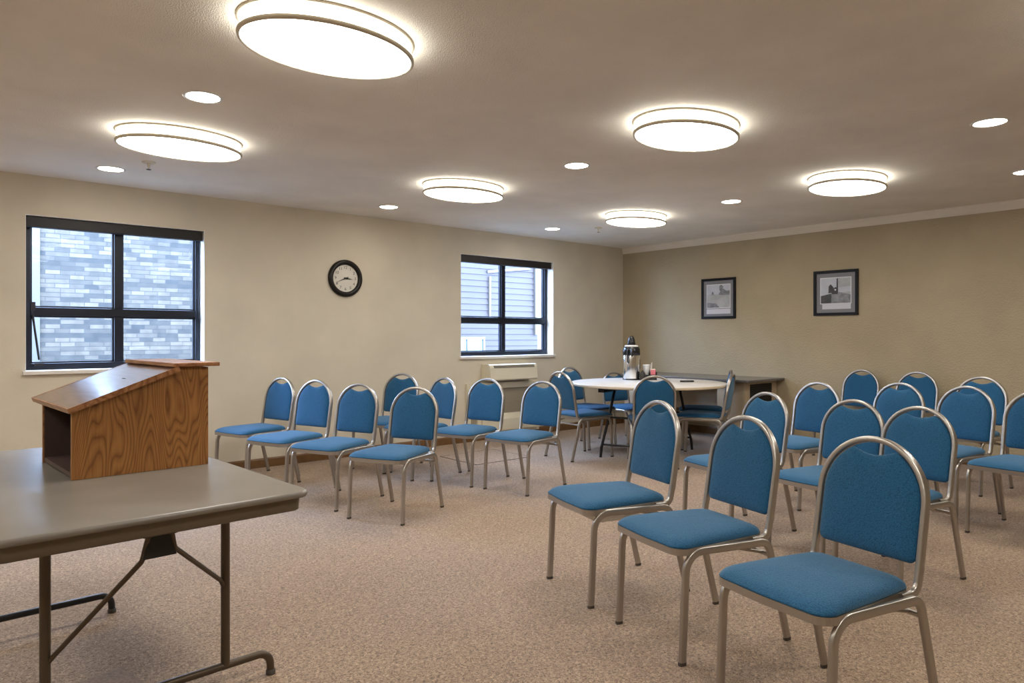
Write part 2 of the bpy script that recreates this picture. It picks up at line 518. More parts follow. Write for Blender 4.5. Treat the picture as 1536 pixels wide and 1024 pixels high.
def dup(root, loc, rz, label, group=None, scale=None):
    r = root.copy(); C.objects.link(r); r.location = loc; r.rotation_euler = (0, 0, rz)
    r['label'] = label
    if group: r['group'] = group
    if scale: r.scale = scale
    for ch in list(root.children):
        c = ch.copy(); C.objects.link(c); c.parent = r
        for g in ch.children:
            d = g.copy(); C.objects.link(d); d.parent = c
    return r


LG = 'oval flush ceiling lights'
lights = [
    ((1.300, 2.650), 'large oval ceiling light nearest the camera, above the folding table'),
    ((1.283, 4.645), 'oval ceiling light in front of the four-pane window above the lectern'),
    ((3.472, 4.645), 'oval ceiling light between the two windows, above and right of the clock'),
    ((3.444, 2.440), 'oval ceiling light above the three closest blue chairs, second largest in view'),
    ((5.640, 4.610), 'smallest oval ceiling light, over the white round table'),
    ((5.590, 2.460), 'oval ceiling light facing the two framed photographs, over the right-hand chairs'),
]
L0 = make_light(); L0.location = (*lights[0][0], H); L0['label'] = lights[0][1]; L0['group'] = LG
for (xy, lb) in lights[1:]:
    dup(L0, (*xy, H), 0, lb, LG)
for xy in ((1.3, 0.3), (3.45, 0.3), (5.6, 0.3), (-0.9, 0.3), (-0.9, 2.55), (-.9, 4.65)):
    dup(L0, (*xy, H), 0, 'oval ceiling light in the part of the room behind the viewer', LG)

DG = 'round recessed downlights'


def make_down():
    t = thing('recessed_downlight', '', 'downlight')
    build('trim_ring', MB().lathe([(.098, 0), (.098, -.003), (.086, -.006), (.080, -.003), (.080, 0)], n=40, caps=(False, False)), 'white_plastic', t)
    build('lens', MB().lathe([(.081, -.0035), (.05, -.0045), (.01, -.005)], n=40, caps=(False, True)), 'downlight_lens', t)
    return t


downs = [
    ((1.150, 3.780), 'round downlight between the two biggest oval lights at upper left'),
    ((1.130, 5.850), 'round downlight close to the window wall, beside the sprinkler head'),
    ((3.470, 5.840), 'round downlight close to the window wall, above and right of the clock'),
    ((3.660, 3.540), 'round downlight in the middle of the ceiling between two oval lights'),
    ((5.610, 5.810), 'round downlight close to the window wall, above the second window'),
    ((5.710, 3.560), 'round downlight left of the oval light that faces the photographs'),
    ((4.730, 1.270), 'largest round downlight, alone at upper right of the ceiling'),
    ((6.360, 1.470), 'round downlight cut by the right edge, near the crown moulding'),
]
D0 = make_down(); D0.location = (*downs[0][0], H); D0['label'] = downs[0][1]; D0['group'] = DG
for xy, lb in downs[1:]:
    dup(D0, (*xy, H), 0, lb, DG)


def sprinkler(x, y, label):
    t = thing('ceiling_sprinkler', label, 'sprinkler', (x, y, H), 0, 'ceiling sprinkler heads')
    build('escutcheon', MB().lathe([(.046, 0), (.046, -.004), (.036, -.010), (.018, -.012)], n=24), 'fixture_trim', t)
    build('sprinkler_body', MB().lathe([(.010, -.011), (.010, -.030), (.006, -.034), (.004, -.052)], n=12), 'fixture_trim', t)
    build('deflector', MB().lathe([(.016, -.052), (.016, -.055)], n=16), 'mesh_dark', t)


sprinkler(1.29, 5.45, 'small sprinkler head beside the oval light near the first window')
sprinkler(5.94, 5.40, 'small sprinkler head left of the smallest oval ceiling light')

# ------------------------------------------------------------------ chairs
XS = 0.209
LEAN = Vector((0, -0.164, 1)).normalized()
BN = Vector((0, 1, 0.164)).normalized()


def back_pt(x, z):
    y = -0.183 - (z - 0.49) * 0.166
    return Vector((x, y, z))


def puffy(mb, outline, frame, T, p=2.4, rings=(1, .985, .95, .89, .8, .65, .45, .2), centre=None, flat_back=False):
    """outline: 2-D loop; frame(u, v, w) -> 3-D; front bulges to +T, back to -T (or flat)"""
    cx = centre[0]; cy = centre[1]
    def prof(q):
        return (1 - q ** 10) ** 0.5 * (0.72 + 0.28 * (1 - q ** p))
    sides = []
    for sgn in (1, -1):
        rg = []
        for q in (rings if sgn == 1 else rings):
            h = T * prof(q) * sgn
            if flat_back and sgn == -1: h = 0 if q == 1 else 0.0
            rg.append([tuple(frame(cx + (u - cx) * q, cy + (v - cy) * q, h)) for u, v in outline])
        sides.append(rg)
    allr = list(reversed(sides[1]))[:-1] + sides[0]
    mb.loft(allr, caps=(True, True))
    # centre caps stay smooth
    mb.sm[-1] = True; mb.sm[-2] = True
    return mb


def make_chair():
    t = thing('stacking_chair', '', 'chair')
    # backrest outline in (x, z)
    half = []
    r = 0.022
    hw = 0.1765
    for k in range(5):
        a = -PI / 2 + PI / 2 * k / 4
        half.append((hw - r + r * math.cos(a), 0.492 + r + r * math.sin(a)))
    for z in (0.55, 0.60, 0.64):
        half.append((hw, z))
    for k in range(0, 11):
        a = math.radians(6 * k)
        x = 0.1765 * math.cos(a); z = 0.67 + 0.1765 * math.sin(a)
        if x > 0.088: half.append((x, z))
    half += [(0.079, 0.8255), (0.066, 0.822), (0.045, 0.8145), (0.022, 0.809), (0, 0.807)]
    out = half + [(-x, z) for x, z in reversed(half[:-1])]
    mb = MB()
    puffy(mb, out, lambda u, v, w: back_pt(u, v) + BN * (w + 0.001), 0.021, centre=(0, 0.65))
    build('backrest', mb, 'fabric', t)
    # seat outline in (x, y)
    so = []
    def corner(cx, cy, rr, a0, a1, n=7):
        for k in range(n + 1):
            a = a0 + (a1 - a0) * k / n
            so.append((cx + rr * math.cos(a), cy + rr * math.sin(a)))
    corner(.216 - .055, .301 - .055, .055, 0, PI / 2)
    so.append((0, .308))
    corner(-.216 + .055, .301 - .055, .055, PI / 2, PI)
    so += [(-.206, .15), (-.198, .05)]
    corner(-.180 + .05, -.165 + .05, .05, PI, 1.5 * PI)
    so.append((0, -.168))
    corner(.180 - .05, -.165 + .05, .05, 1.5 * PI, 2 * PI)
    so += [(.198, .05), (.206, .15)]
    mb = MB()
    def sf(u, v, w):
        z = 0.428 + w * (1.0 if w > 0 else 0.40)
        if w > 0: z -= 0.006 * max(0, (v - .12) / .16) ** 2
        return Vector((u, v, z))
    puffy(mb, so, sf, 0.041, p=1.9, centre=(0, .06))
    build('seat', mb, 'fabric', t)
    pan = MB().prism([(x * 1.0, .06 + (y - .06) * 1.0) for x, y in so], 'z', .400, .4245)
    build('seat_pan', pan, 'chair_metal', t, 0.004)
    sec = rrect(.030, .019, .007)
    for sg in (1, -1):
        path = fillet([(sg * XS, .272, .012), (sg * XS, .252, .409), (sg * XS, -.150, .403), (sg * XS, -.251, .012)], [.075, .05], 8)
        lo = [p for p in path if p.y > .15 and p.z <= .355]
        # split the bent tube at z = .34: the two legs and the rail between them
        zc = 0.32
        def at(a, b, z):
            w = (z - a.z) / (b.z - a.z); return a + (b - a) * w
        i0 = next(i for i in range(len(path) - 1) if path[i + 1].z > zc)
        i1 = next(i for i in range(len(path) - 1, 0, -1) if path[i - 1].z > zc)
        pf, pr = at(path[i0], path[i0 + 1], zc), at(path[i1], path[i1 - 1], zc)
        fl = build('leg', MB().sweep(path[:i0 + 1] + [pf], sec, (1, 0, 0)), 'chair_metal', t)
        rl = build('leg', MB().sweep([pr] + path[i1:], sec, (1, 0, 0)), 'chair_metal', t)
        build('side_rail', MB().sweep([pf] + path[i0 + 1:i1] + [pr], sec, (1, 0, 0)), 'chair_metal', t)
        g = rrect(.031, .020, .007)
        build('glide', MB().prism([(sg * XS + b, .2725 + a) for a, b in g], 'z', 0, .012), 'glide', fl)
        build('glide', MB().prism([(sg * XS + b, -.2515 + a) for a, b in g], 'z', 0, .012), 'glide', rl)
    # back frame: hoop in the leaning plane, its ends turning forward onto the rails
    hs = rrect(.020, .029, .007)
    r = 0.189
    pts = [back_pt(r, .475)] + [back_pt(r, z) for z in (.52, .58, .64)]
    pts += [back_pt(r * math.cos(a), .67 + r * math.sin(a)) for a in [PI * k / 28 for k in range(0, 29)]]
    pts += [back_pt(-r, z) for z in (.64, .58, .52, .475)]
    hb = MB().sweep(pts, hs, BN)
    vs = rrect(.028, .019, .007)
    for sg in (1, -1):
        x = sg * r
        p = fillet([back_pt(x, .49), back_pt(x, .409) + Vector((0, 0.004, 0)), Vector((x, -.085, .409))], [.045], 7)
        hb.sweep(p, vs, (1, 0, 0))
    build('back_frame', hb, 'chair_metal', t)
    st = MB()
    st.tube([(-XS, -.163, .348), (XS, -.163, .348)], .0085, 10)
    for sg in (1, -1):
        st.tube([(sg * .165, -.163, .348), (sg * .165, -.02, .383), (sg * .165, .2, .385)], .007, 8)
    build('stretcher', st, 'chair_metal', t)
    return t


# (lat, ahead, heading, height factor, label, group)
GL = 'chairs facing the lectern from the window side'
GR = 'chairs facing the lectern from the picture side'
GT = 'chairs round the white table'
chairs = [
    (0.523, 3.447, -113.1, 1.031, 'blue padded chair left in the closest row, pale tray under its seat', GR),
    (0.790, 2.904, -114.9, 1.012, 'blue padded chair in the middle of the closest row of three', GR),
    (1.032, 2.285, -118.5, 1.009, 'closest and largest blue padded chair, its feet cut by the lower edge', GR),
    (-2.179, 6.032, -145.5, 0.985, 'blue chair beside the window wall, its feet hidden by the folding table', GL),
    (-1.723, 5.536, -150.0, 0.993, 'second blue chair from the lectern, overlapped by one neighbour on each side', GL),
    (-1.289, 5.219, -153.5, 0.982, 'third blue chair from the lectern, left of the one standing out in front', GL),
    (-0.790, 4.858, -156.7, 0.982, 'blue chair standing out in front of the window-side group, all feet visible', GL),
    (-1.165, 6.610, -156.0, 0.990, 'dark-looking blue chair near the wall, mostly hidden behind the foremost window-side chair', GL),
    (-0.790, 6.250, -134.0, 0.970, 'blue chair near the wall between the clock and the heater, only its back showing', GL),
    (-0.350, 6.005, -146.3, 0.976, 'blue chair straight in front of the air conditioner', GL),
    (0.116, 5.691, -142.6, 0.972, 'blue chair at the table end of the window-side rows, seat facing the lectern', GL),
    (1.451, 4.473, -115.9, 0.985, 'blue chair behind the first two chairs of the closest row', GR),
    (1.830, 4.035, -122.0, 0.972, 'blue chair seen between the two closest chairs, in the second row', GR),
    (1.945, 3.585, -118.9, 0.978, 'blue chair directly behind the closest one, hoop above its shoulder', GR),
    (2.133, 5.221, -120.9, 1.003, 'teal-looking chair nearest the dark-topped desk, third row', GR),
    (2.792, 5.288, -121.2, 0.993, 'blue chair in the third row, between two chairs by the picture wall', GR),
    (3.029, 4.877, -118.0, 0.997, 'blue chair in the third row, left neighbour of the one cut by the right edge', GR),
    (3.173, 4.339, -124.0, 1.005, 'blue chair cut by the right edge, its seat toward the lectern', GR),
    (3.429, 7.148, -122.0, 1.006, 'dark blue chair by the picture wall, first from the desk', GR),
    (3.717, 6.633, -123.6, 1.012, 'dark blue chair by the picture wall, middle of the last row', GR),
    (3.680, 5.660, -123.0, 1.021, 'dark blue chair in the last row, closest to the right edge', GR),
    (0.670, 7.114, 54.9, 1.0, 'blue chair at the heater side of the round table, its back to the camera', GT),
    (0.810, 7.840, 140.0, 1.0, 'blue chair against the window wall beside the round table, seat facing right', GT),
    (1.350, 8.260, 149.0, 0.905, 'blue chair behind the round table by the coffee dispenser, only its top showing', GT),
    (1.340, 6.700, 5.6, 0.988, 'blue chair in front of the round table, its back to the camera', GT),
    (1.985, 7.110, -64.0, 0.975, 'blue chair at the desk side of the round table, seen edge-on', GT),
    (2.135, 7.650, -76.0, 0.985, 'blue chair behind the edge-on one, between round table and desk', GT),
]
ch0 = make_chair()
for i, (la, d, hd, sz, lb, g) in enumerate(chairs):
    p = R2W(la, d); rz = math.radians(-40.7 - hd)
    if i == 0:
        first = (p, rz, lb, g, sz)
    else:
        dup(ch0, p, rz, lb, g, (1, 1, sz))
ch0.location = first[0]; ch0.rotation_euler = (0, 0, first[1]); ch0['label'] = first[2]; ch0['group'] = first[3]; ch0.scale = (1, 1, first[4])

# ------------------------------------------------------------------ folding table with the lectern
TR = R2W(-.633, 2.235)
TROT = math.atan2(.69 * CT + .724 * ST, -.69 * ST + .724 * CT)
TZ = 0.73
tab = thing('folding_table', 'long grey-brown folding table carrying the oak lectern', 'table', TR, TROT)
Lx, Ly = 1.62, 0.85


def rr_outline(x0, x1, y0, y1, r, n=8):
    out = []
    for cx, cy, a0 in ((x1 - r, y1 - r, 0), (x0 + r, y1 - r, PI / 2), (x0 + r, y0 + r, PI), (x1 - r, y0 + r, 1.5 * PI)):
        for k in range(n + 1):
            a = a0 + PI / 2 * k / n
            out.append((cx + r * math.cos(a), cy + r * math.sin(a)))
    return out


def slab(prof, x0, x1, y0, y1, r):
    mb = MB(); rings = []
    for ins, z in prof:
        rings.append([(x, y, z) for x, y in rr_outline(x0 + ins, x1 - ins, y0 + ins, y1 - ins, max(.004, r - ins))])
    mb.loft(rings); return mb


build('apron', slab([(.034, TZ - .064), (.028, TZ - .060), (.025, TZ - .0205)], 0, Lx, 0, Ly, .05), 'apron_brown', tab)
build('tabletop', slab([(.022, TZ - .0205), (.014, TZ - .0205), (.004, TZ - .019), (0, TZ - .012), (0, TZ - .008), (.003, TZ - .002), (.010, TZ)], 0, Lx, 0, Ly, .05), 'laminate', tab)


def leg_set(a, b0, b1, l0, l1, mat):
    for b in (l0, l1):
        build('leg', MB().tube([(a, b, .085), (a, b, TZ - .06)], .0148, 14), mat, tab)
    bar = fillet([(a, b0, .008), (a, b0 + .004, .082), (a, b1 - .004, .082), (a, b1, .008)], [.045, .045], 8)
    fb = build('foot_bar', MB().tube(bar, .0135, 12), mat, tab)
    for b in (b0, b1):
        build('foot_cap', MB().lathe([(.017, 0), (.017, .014), (.014, .018)], (a, b, 0), 14), 'glide', fb)
    return fb


leg_set(.385, -.035, .815, .128, .655, 'bronze_metal')
leg_set(1.41, .225, .76, .472, .70, 'black_metal')
PX, PY = .10, .425
br = MB()
br.tube(fillet([(.385, .128, .345), (.370, .150, .385), (PX + .02, PY - .045, .60), (PX, PY - .03, .66)], [.02, .03], 4), .0075, 8)
br.tube(fillet([(.385, .655, .25), (.370, .635, .28), (PX + .03, PY + .04, .575), (PX, PY + .03, .66)], [.02, .04], 4), .0075, 8)
build('leg_brace', br, 'bronze_metal', tab)
pl = MB()
pl.prism([(PY - .034, TZ - .06), (PY + .034, TZ - .06), (PY + .028, .64), (PY + .046, .585), (PY - .046, .585), (PY - .028, .64)], 'x', PX + .004, PX + .012)
pl.tube([(PX, PY - .045, .652), (PX, PY + .045, .652)], .005, 8)
build('brace_plate', pl, 'black_metal', tab)
build('gusset', MB().tube([(.385, .655, .60), (.385, .60, TZ - .06)], .007, 8), 'black_metal', tab)

# lectern (same axes as the table)
lec = thing('tabletop_lectern', 'oak tabletop lectern with a sloped reading lid, standing on the folding table', 'lectern',
            R2W(-.633 - .69 * .694 - .724 * .524, 2.235 + .724 * .694 - .69 * .524, TZ + .001), TROT)
# local: x = along the table length (0 .. .49), y toward the speaker is +; the oak side is x = 0, the open front y = 0
LW, LD = .49, .452
z_front, z_back = .229, .372


def side_outline(yf=0, yb=-LD):
    # (y, z)
    return [(yf, 0), (yf, z_front + .004), (-.335, z_back - .012), (-.335, z_back), (yb, z_back), (yb, 0)]


build('side_panel', MB().prism(side_outline(), 'x', 0, .018), 'oak', lec, 0.0015)
build('side_panel', MB().prism(side_outline(), 'x', LW - .018, LW), 'oak', lec, 0.0015)
build('back_panel', MB().box(.018, LW - .018, -LD + .001, -LD + .018, 0, z_back), 'oak', lec)
build('bottom_board', MB().box(.018, LW - .018, -LD + .018, -.004, .004, .020), 'lectern_inside', lec)
build('inner_back', MB().box(.018, LW - .018, -.30, -.285, .02, .30), 'lectern_inside', lec)
for xx in (.018, LW - .022):
    build('inner_lining', MB().box(xx, xx + .004, -.285, -.004, .02, .225), 'lectern_inside', lec)
# lid: slab sloping from the front lip up to the ledge
ylo, zlo, yhi, zhi = .014, .246, -.336, .377
sl = Vector((0, yhi - ylo, zhi - zlo)).normalized(); nn = Vector((0, -sl.z, sl.y)) * -1
if nn.z < 0: nn = -nn
lx0, lx1 = -.026, .583


def lid_slab(o0, o1, x0, x1, s0=0.0, s1=None):
    a = Vector((0, ylo, zlo)) + sl * s0
    b = Vector((0, yhi, zhi)) if s1 is None else Vector((0, ylo, zlo)) + sl * s1
    q = [(p.y, p.z) for p in (a + nn * o0, b + nn * o0, b + nn * o1, a + nn * o1)]
    return MB().prism(q, 'x', x0, x1)


lid = build('reading_lid', lid_slab(-.016, 0, lx0, lx1), 'lectern_top', lec, 0.002)
for (x0, x1) in ((lx0 - .004, lx0 + .002), (lx1 - .002, lx1 + .004)):
    build('edge_band', lid_slab(-.017, .001, x0, x1), 'oak_trim', lid, 0.001)
build('edge_band', lid_slab(-.017, .001, lx0 - .004, lx1 + .004, -.006, .001), 'oak_trim', lid, 0.001)
build('latch_slot', lid_slab(0, .0008, .17, .205, .235, .24), 'black_ink', lid)
build('ledge', MB().box(lx0, lx1, -.316, -LD - .035, z_back + .003, z_back + .018), 'oak_trim', lec, 0.003)

# ------------------------------------------------------------------ clock
def wallA(u):
    t = (u - 768) / 1052.0
    return YA * (CT + t * ST) / (ST - t * CT)


ck = thing('wall_clock', 'round black-rimmed wall clock with cream dial', 'clock', (wallA(517.3), YA, 1.22 + (504 - 416) * 6.957 / 1052), PI / 2 * 0)
# built in the x-z plane, facing -y
def faceY(mb, prof, n=48, mi=0, caps=(False, True)):
    rings = [[(r * math.cos(2 * PI * j / n), -y, r * math.sin(2 * PI * j / n)) for j in range(n)] for r, y in prof]
    mb.loft(rings, caps=caps, mi=mi); return mb
RC = .187
build('clock_rim', faceY(MB(), [(RC - .01, 0), (RC, .006), (RC, .020), (RC - .012, .034), (RC - .030, .038), (RC - .045, .030), (RC - .050, .020), (RC - .050, .010)], caps=(True, False)), 'clock_case', ck)
build('dial', faceY(MB(), [(RC - .048, .011), (.01, .012)]), 'clock_dial', ck)
R_N = .108
nums = MB()


def text_mesh(txt, size):
    cu = bpy.data.curves.new('t', 'FONT'); cu.body = txt; cu.size = size; cu.align_x = 'CENTER'; cu.align_y = 'CENTER'
    o = bpy.data.objects.new('t', cu); C.objects.link(o)
    dg = bpy.context.evaluated_depsgraph_get(); dg.update()
    me = bpy.data.meshes.new_from_object(o.evaluated_get(dg))
    vs = [tuple(v.co) for v in me.vertices]; fs = [tuple(p.vertices) for p in me.polygons]
    bpy.data.objects.remove(o); bpy.data.curves.remove(cu); bpy.data.meshes.remove(me)
    return vs, fs


for k in range(1, 13):
    a = PI / 2 - k * PI / 6
    vs, fs = text_mesh(str(k), .040)
    nums.add([(v[0] + R_N * math.cos(a), -.0135, v[1] + R_N * math.sin(a)) for v in vs], fs)
build('numerals', nums, 'black_ink', ck)


def hand(ang, L, tail, w, y):
    d = Vector((math.cos(ang), 0, math.sin(ang))); s = Vector((-d.z, 0, d.x))
    p = [d * L, s * w, -d * tail + s * w * .8, -d * tail - s * w * .8, -s * w]
    return MB().loft([[tuple(q + Vector((0, -y, 0))) for q in p], [tuple(q + Vector((0, -y - .0015, 0))) for q in p]])


build('hour_hand', hand(math.radians(-6), .084, .020, .009, .017), 'black_ink', ck)
build('minute_hand', hand(math.radians(202), .112, .03, .0055, .020), 'black_ink', ck)
build('hand_hub', faceY(MB(), [(.008, .014), (.008, .024), (.003, .025)], 16), 'black_ink', ck)

# ------------------------------------------------------------------ framed photographs on the right wall
def wallB(u, v):
    t = (u - 768) / 1052.0
    s = XB / (CT + t * ST)
    return s * (ST - t * CT), CAMH + (504 - v) * s / 1052


def picture(name, u0, u1, v0, v1, label, art):
    y0, zt = wallB(u0, v0); y1, _ = wallB(u1, v0); zb = wallB(u0, v1)[1]
    yc = (y0 + y1) / 2; w = abs(y0 - y1); h = zt - zb
    t = thing(name, label, 'picture', (XB, yc, (zt + zb) / 2), PI / 2, 'framed photographs on the picture wall')
    # local: x = left(-)/right(+) as seen, wall plane at y = 0, room toward +y after turning
    # rotating +90 deg about z sends local x to +Y and local y to -X; seen from the room, +Y is left
    hw, hh, f = w / 2, h / 2, .030
    fr = MB()
    fr.box(-hw, hw, .002, .024, hh - f, hh); fr.box(-hw, hw, .002, .024, -hh, -hh + f)
    fr.box(-hw, -hw + f, .002, .024, -hh + f, hh - f); fr.box(hw - f, hw, .002, .024, -hh + f, hh - f)
    build('picture_frame', fr, 'frame_black', t, 0.003)
    build('mount', MB().box(-hw + f - .002, hw - f + .002, .004, .010, -hh + f - .002, hh - f + .002), 'mat_grey', t)
    art(t, hw - f, hh - f)
    return t


def flat(mb, pts, y, mi=0):
    # pts in seen coordinates (x right, z up); flipped because local +x is seen left
    q = [(-x, z) for x, z in pts]
    mb.loft([[(x, y, z) for x, z in q], [(x, y + .0006, z) for x, z in q]], smooth=False, mi=mi); return mb


def art_land(t, hw, hh):
    pw = hw * .80
    zt, zb = hh * .80, -hh * .55
    build('print_border', flat(MB(), [(-pw, zb), (pw, zb), (pw, zt), (-pw, zt)], .010), 'mat_edge', t)
    p = MB(); q = pw - .008
    flat(p, [(-q, zb + .008), (q, zb + .008), (q, zt - .008), (-q, zt - .008)], .0108, 0)
    hz = zb + (zt - zb) * .56
    flat(p, [(-q, zb + .008), (q, zb + .008), (q, hz), (q * .3, hz + .004), (-q * .3, hz + .006), (-q, hz + .004)], .0116, 1)
    flat(p, [(q * .02, hz), (q, hz - .01), (q, hz + .05), (q * .7, hz + .045), (q * .45, hz + .075), (q * .2, hz + .05)], .0122, 2)
    flat(p, [(q * .12, hz + .05), (q * .3, hz + .04), (q * .45, hz + .10), (q * .25, hz + .125), (q * .08, hz + .10)], .0126, 2)
    flat(p, [(-q * .6, hz), (-q * .4, hz), (-q * .42, hz + .035), (-q * .55, hz + .04)], .0122, 2)
    flat(p, [(-q, zb + .008), (q * .1, zb + .008), (-q * .2, zb + .06), (-q, zb + .075)], .0122, 3)
    build('photo_print', p, ['photo_sky', 'photo_light', 'photo_mid', 'photo_mid'], t)
    build('caption_card', flat(MB(), [(-pw, -hh * .86), (pw, -hh * .86), (pw, -hh * .585), (-pw, -hh * .585)], .010), 'caption_white', t)


def art_rig(t, hw, hh):
    pw = hw * .80
    zt, zb = hh * .78, -hh * .56
    build('print_border', flat(MB(), [(-pw, zb), (pw, zb), (pw, zt), (-pw, zt)], .010), 'mat_edge', t)
    p = MB(); q = pw - .008; w = 2 * q; h = zt - zb - .016; X = lambda a: -q + a * w; Z = lambda a: zb + .008 + a * h
    flat(p, [(X(0), Z(0)), (X(1), Z(0)), (X(1), Z(1)), (X(0), Z(1))], .0108, 0)
    flat(p, [(X(.56), Z(.3)), (X(1), Z(.28)), (X(1), Z(1)), (X(.56), Z(1))], .0112, 1)
    flat(p, [(X(.58), Z(.42)), (X(1), Z(.45)), (X(1), Z(.66)), (X(.6), Z(.62))], .0116, 0)
    flat(p, [(X(0), Z(0)), (X(.42), Z(0)), (X(.42), Z(.40)), (X(.25), Z(.36)), (X(0), Z(.3))], .0116, 3)
    flat(p, [(X(.36), Z(0)), (X(1), Z(0)), (X(1), Z(.33)), (X(.6), Z(.44)), (X(.36), Z(.42))], .0120, 2)
    flat(p, [(X(.26), Z(.40)), (X(.42), Z(.42)), (X(.44), Z(.62)), (X(.34), Z(.76)), (X(.27), Z(.68))], .0124, 3)
    flat(p, [(X(.53), Z(.42)), (X(.59), Z(.42)), (X(.58), Z(.98)), (X(.54), Z(.98))], .0128, 3)
    flat(p, [(X(.38), Z(.36)), (X(.58), Z(.36)), (X(.58), Z(.60)), (X(.50), Z(.64)), (X(.40), Z(.56))], .0126, 3)
    flat(p, [(X(.47), Z(.50)), (X(.52), Z(.50)), (X(.52), Z(.56)), (X(.47), Z(.56))], .0132, 4)
    build('photo_print', p, ['photo_sky', 'photo_light', 'photo_mid', 'photo_dark', 'mat_edge'], t)
    build('caption_card', flat(MB(), [(-pw * .86, -hh * .82), (pw * .97, -hh * .82), (pw * .97, -hh * .54), (-pw * .86, -hh * .54)], .012), 'caption_white', t)


picture('framed_photograph', 1053.3, 1104.3, 419, 478.4, 'black-framed landscape photograph above the desk, nearer the corner', art_land)
picture('framed_photograph', 1221.4, 1288.2, 407.4, 473.6, 'larger black-framed photograph with a dark silhouette, right of the landscape one', art_rig)

# ------------------------------------------------------------------ air conditioner and heater cover under the second window
ac = thing('wall_air_conditioner', 'cream through-wall air conditioner under the second window', 'air conditioner', (5.455, YA, 0.70), 0)
# side profile (y out of the wall is negative, z up)
prof = [(0, 0), (-.165, 0), (-.178, .012), (-.165, .150), (-.150, .183), (-.135, .190), (0, .190)]
build('housing', MB().prism(prof, 'x', -.366, .366), 'hvac_cream', ac, 0.005)
build('air_outlet', MB().prism([(-.1655, .150), (-.1685, .148), (-.156, .176), (-.152, .176)], 'x', -.31, .325), 'hvac_slot', ac)
lou = MB()
for k in range(3):
    lou.box(-.31, .325, -.168 + k * .004, -.160 + k * .004, .153 + k * .008, .155 + k * .008)
build('louvre', lou, 'hvac_cream', ac)
build('front_panel', MB().prism([(-.176, .016), (-.179, .016), (-.168, .140), (-.165, .140)], 'x', -.325, .345), 'hvac_cream', ac, 0.001)
build('control_door', MB().prism([(-.1665, .140), (-.180, .016), (-.1815, .016), (-.168, .140)], 'x', -.352, -.330), 'hvac_cream', ac)

hc = thing('heater_cover', 'beige wall heater cover with mesh grille, below the air conditioner', 'heater', (5.42, YA, 0), 0)
x0, x1 = -.57, .55
fr = MB()
fr.box(x0, x0 + .05, -.045, 0, .06, .672); fr.box(x1 - .05, x1, -.045, 0, .06, .672)
fr.box(x0 + .05, x1 - .05, -.045, 0, .60, .672); fr.box(x0 + .05, x1 - .05, -.045, 0, .06, .10)
fr.box(x0 + .15, x0 + .20, -.045, 0, .10, .60)
build('cover_frame', fr, 'hvac_cream', hc, 0.004)
gm = MB()
gm.box(x0 + .05, x0 + .15, -.022, -.004, .10, .60)
gm.box(x0 + .2, x1 - .05, -.022, -.004, .30, .60)
for k in range(22):
    z = .108 + k * .0225
    gm.box(x0 + .05, x0 + .15, -.028, -.022, z, z + .006)
    if z > .3: gm.box(x0 + .2, x1 - .05, -.028, -.022, z, z + .006)
build('grille', gm, 'grille_mesh', hc)
build('lower_panel', MB().prism([(0, .10), (-.075, .10), (-.075, .235), (-.04, .30), (0, .30)], 'x', x0 + .2, x1 - .05), 'hvac_cream', hc, 0.004)

# ------------------------------------------------------------------ round table
RT = R2W(1.415, 7.31)
RZ = .74
rt = thing('round_table', 'round white-topped folding table in the far corner of the room', 'table', RT, math.radians(20))
RR = .80
build('tabletop', MB().lathe([(RR - .012, RZ - .0185), (RR - .001, RZ - .002), (RR - .004, RZ), (.02, RZ)], n=96), 'table_white', rt)
build('edge_band', MB().lathe([(RR - .012, RZ - .026), (RR - .001, RZ - .026), (RR + .0015, RZ - .022), (RR + .0015, RZ - .004), (RR - .001, RZ - .002)], n=96, caps=(False, False)), 'table_edge', rt)
build('underframe', MB().box(-.62, .62, -.30, -.24, RZ - .075, RZ - .026).box(-.62, .62, .24, .30, RZ - .075, RZ - .026).lathe([(RR - .03, RZ - .03), (RR - .03, RZ - .026)], n=64), 'black_metal', rt)
for sx in (-1, 1):
    for sy in (-1, 1):
        p = fillet([(sx * .30, sy * .25, RZ - .07), (sx * .40, sy * .27, .42), (sx * .46, sy * .33, .10), (sx * .46, sy * .34, .0)], [.05, .04], 4)
        build('leg', MB().tube(p, .014, 10), 'black_metal', rt)
    build('cross_bar', MB().tube([(sx * .40, -.27, .40), (sx * .40, .27, .40)], .010, 8).tube([(sx * .455, -.32, .13), (sx * .455, .32, .13)], .010, 8), 'black_metal', rt)
    build('leg_brace', MB().tube([(sx * .40, .0, .42), (sx * .08, .0, RZ - .05)], .009, 8), 'black_metal', rt)

# airpot
ap = thing('coffee_airpot', 'steel pump coffee airpot with a black top on the round table', 'coffee dispenser', R2W(1.318, 7.74, RZ), math.radians(20))
build('base_ring', MB().lathe([(.094, 0), (.096, .004), (.094, .014), (.088, .016)], n=40), 'black_plastic', ap)
build('body', MB().lathe([(.088, .014), (.0895, .02), (.0895, .275), (.087, .285), (.07, .29)], n=48), 'steel', ap)
build('collar', MB().lathe([(.088, .268), (.095, .274), (.096, .315), (.092, .345), (.080, .362), (.05, .366)], n=48), 'black_plastic', ap)
sp = build('spout', MB().tube([(-.075, -.03, .33), (-.125, -.05, .325), (-.135, -.054, .295), (-.136, -.054, .262)], [.022, .018, .014, .010], 12), 'black_plastic', ap)
build('lid_disc', MB().lathe([(.072, .362), (.074, .368), (.070, .378), (.03, .384)], n=40), 'white_plastic', ap)
build('pump_knob', MB().lathe([(.042, .380), (.046, .392), (.040, .43), (.030, .462), (.018, .480), (.004, .484)], n=28), 'black_plastic', ap)
build('carry_handle', MB().tube(fillet([(-.094, .0, .33), (-.118, .0, .345), (-.118, .0, .20), (-.094, .0, .19)], [.012, .012], 4), .008, 8), 'black_plastic', ap)
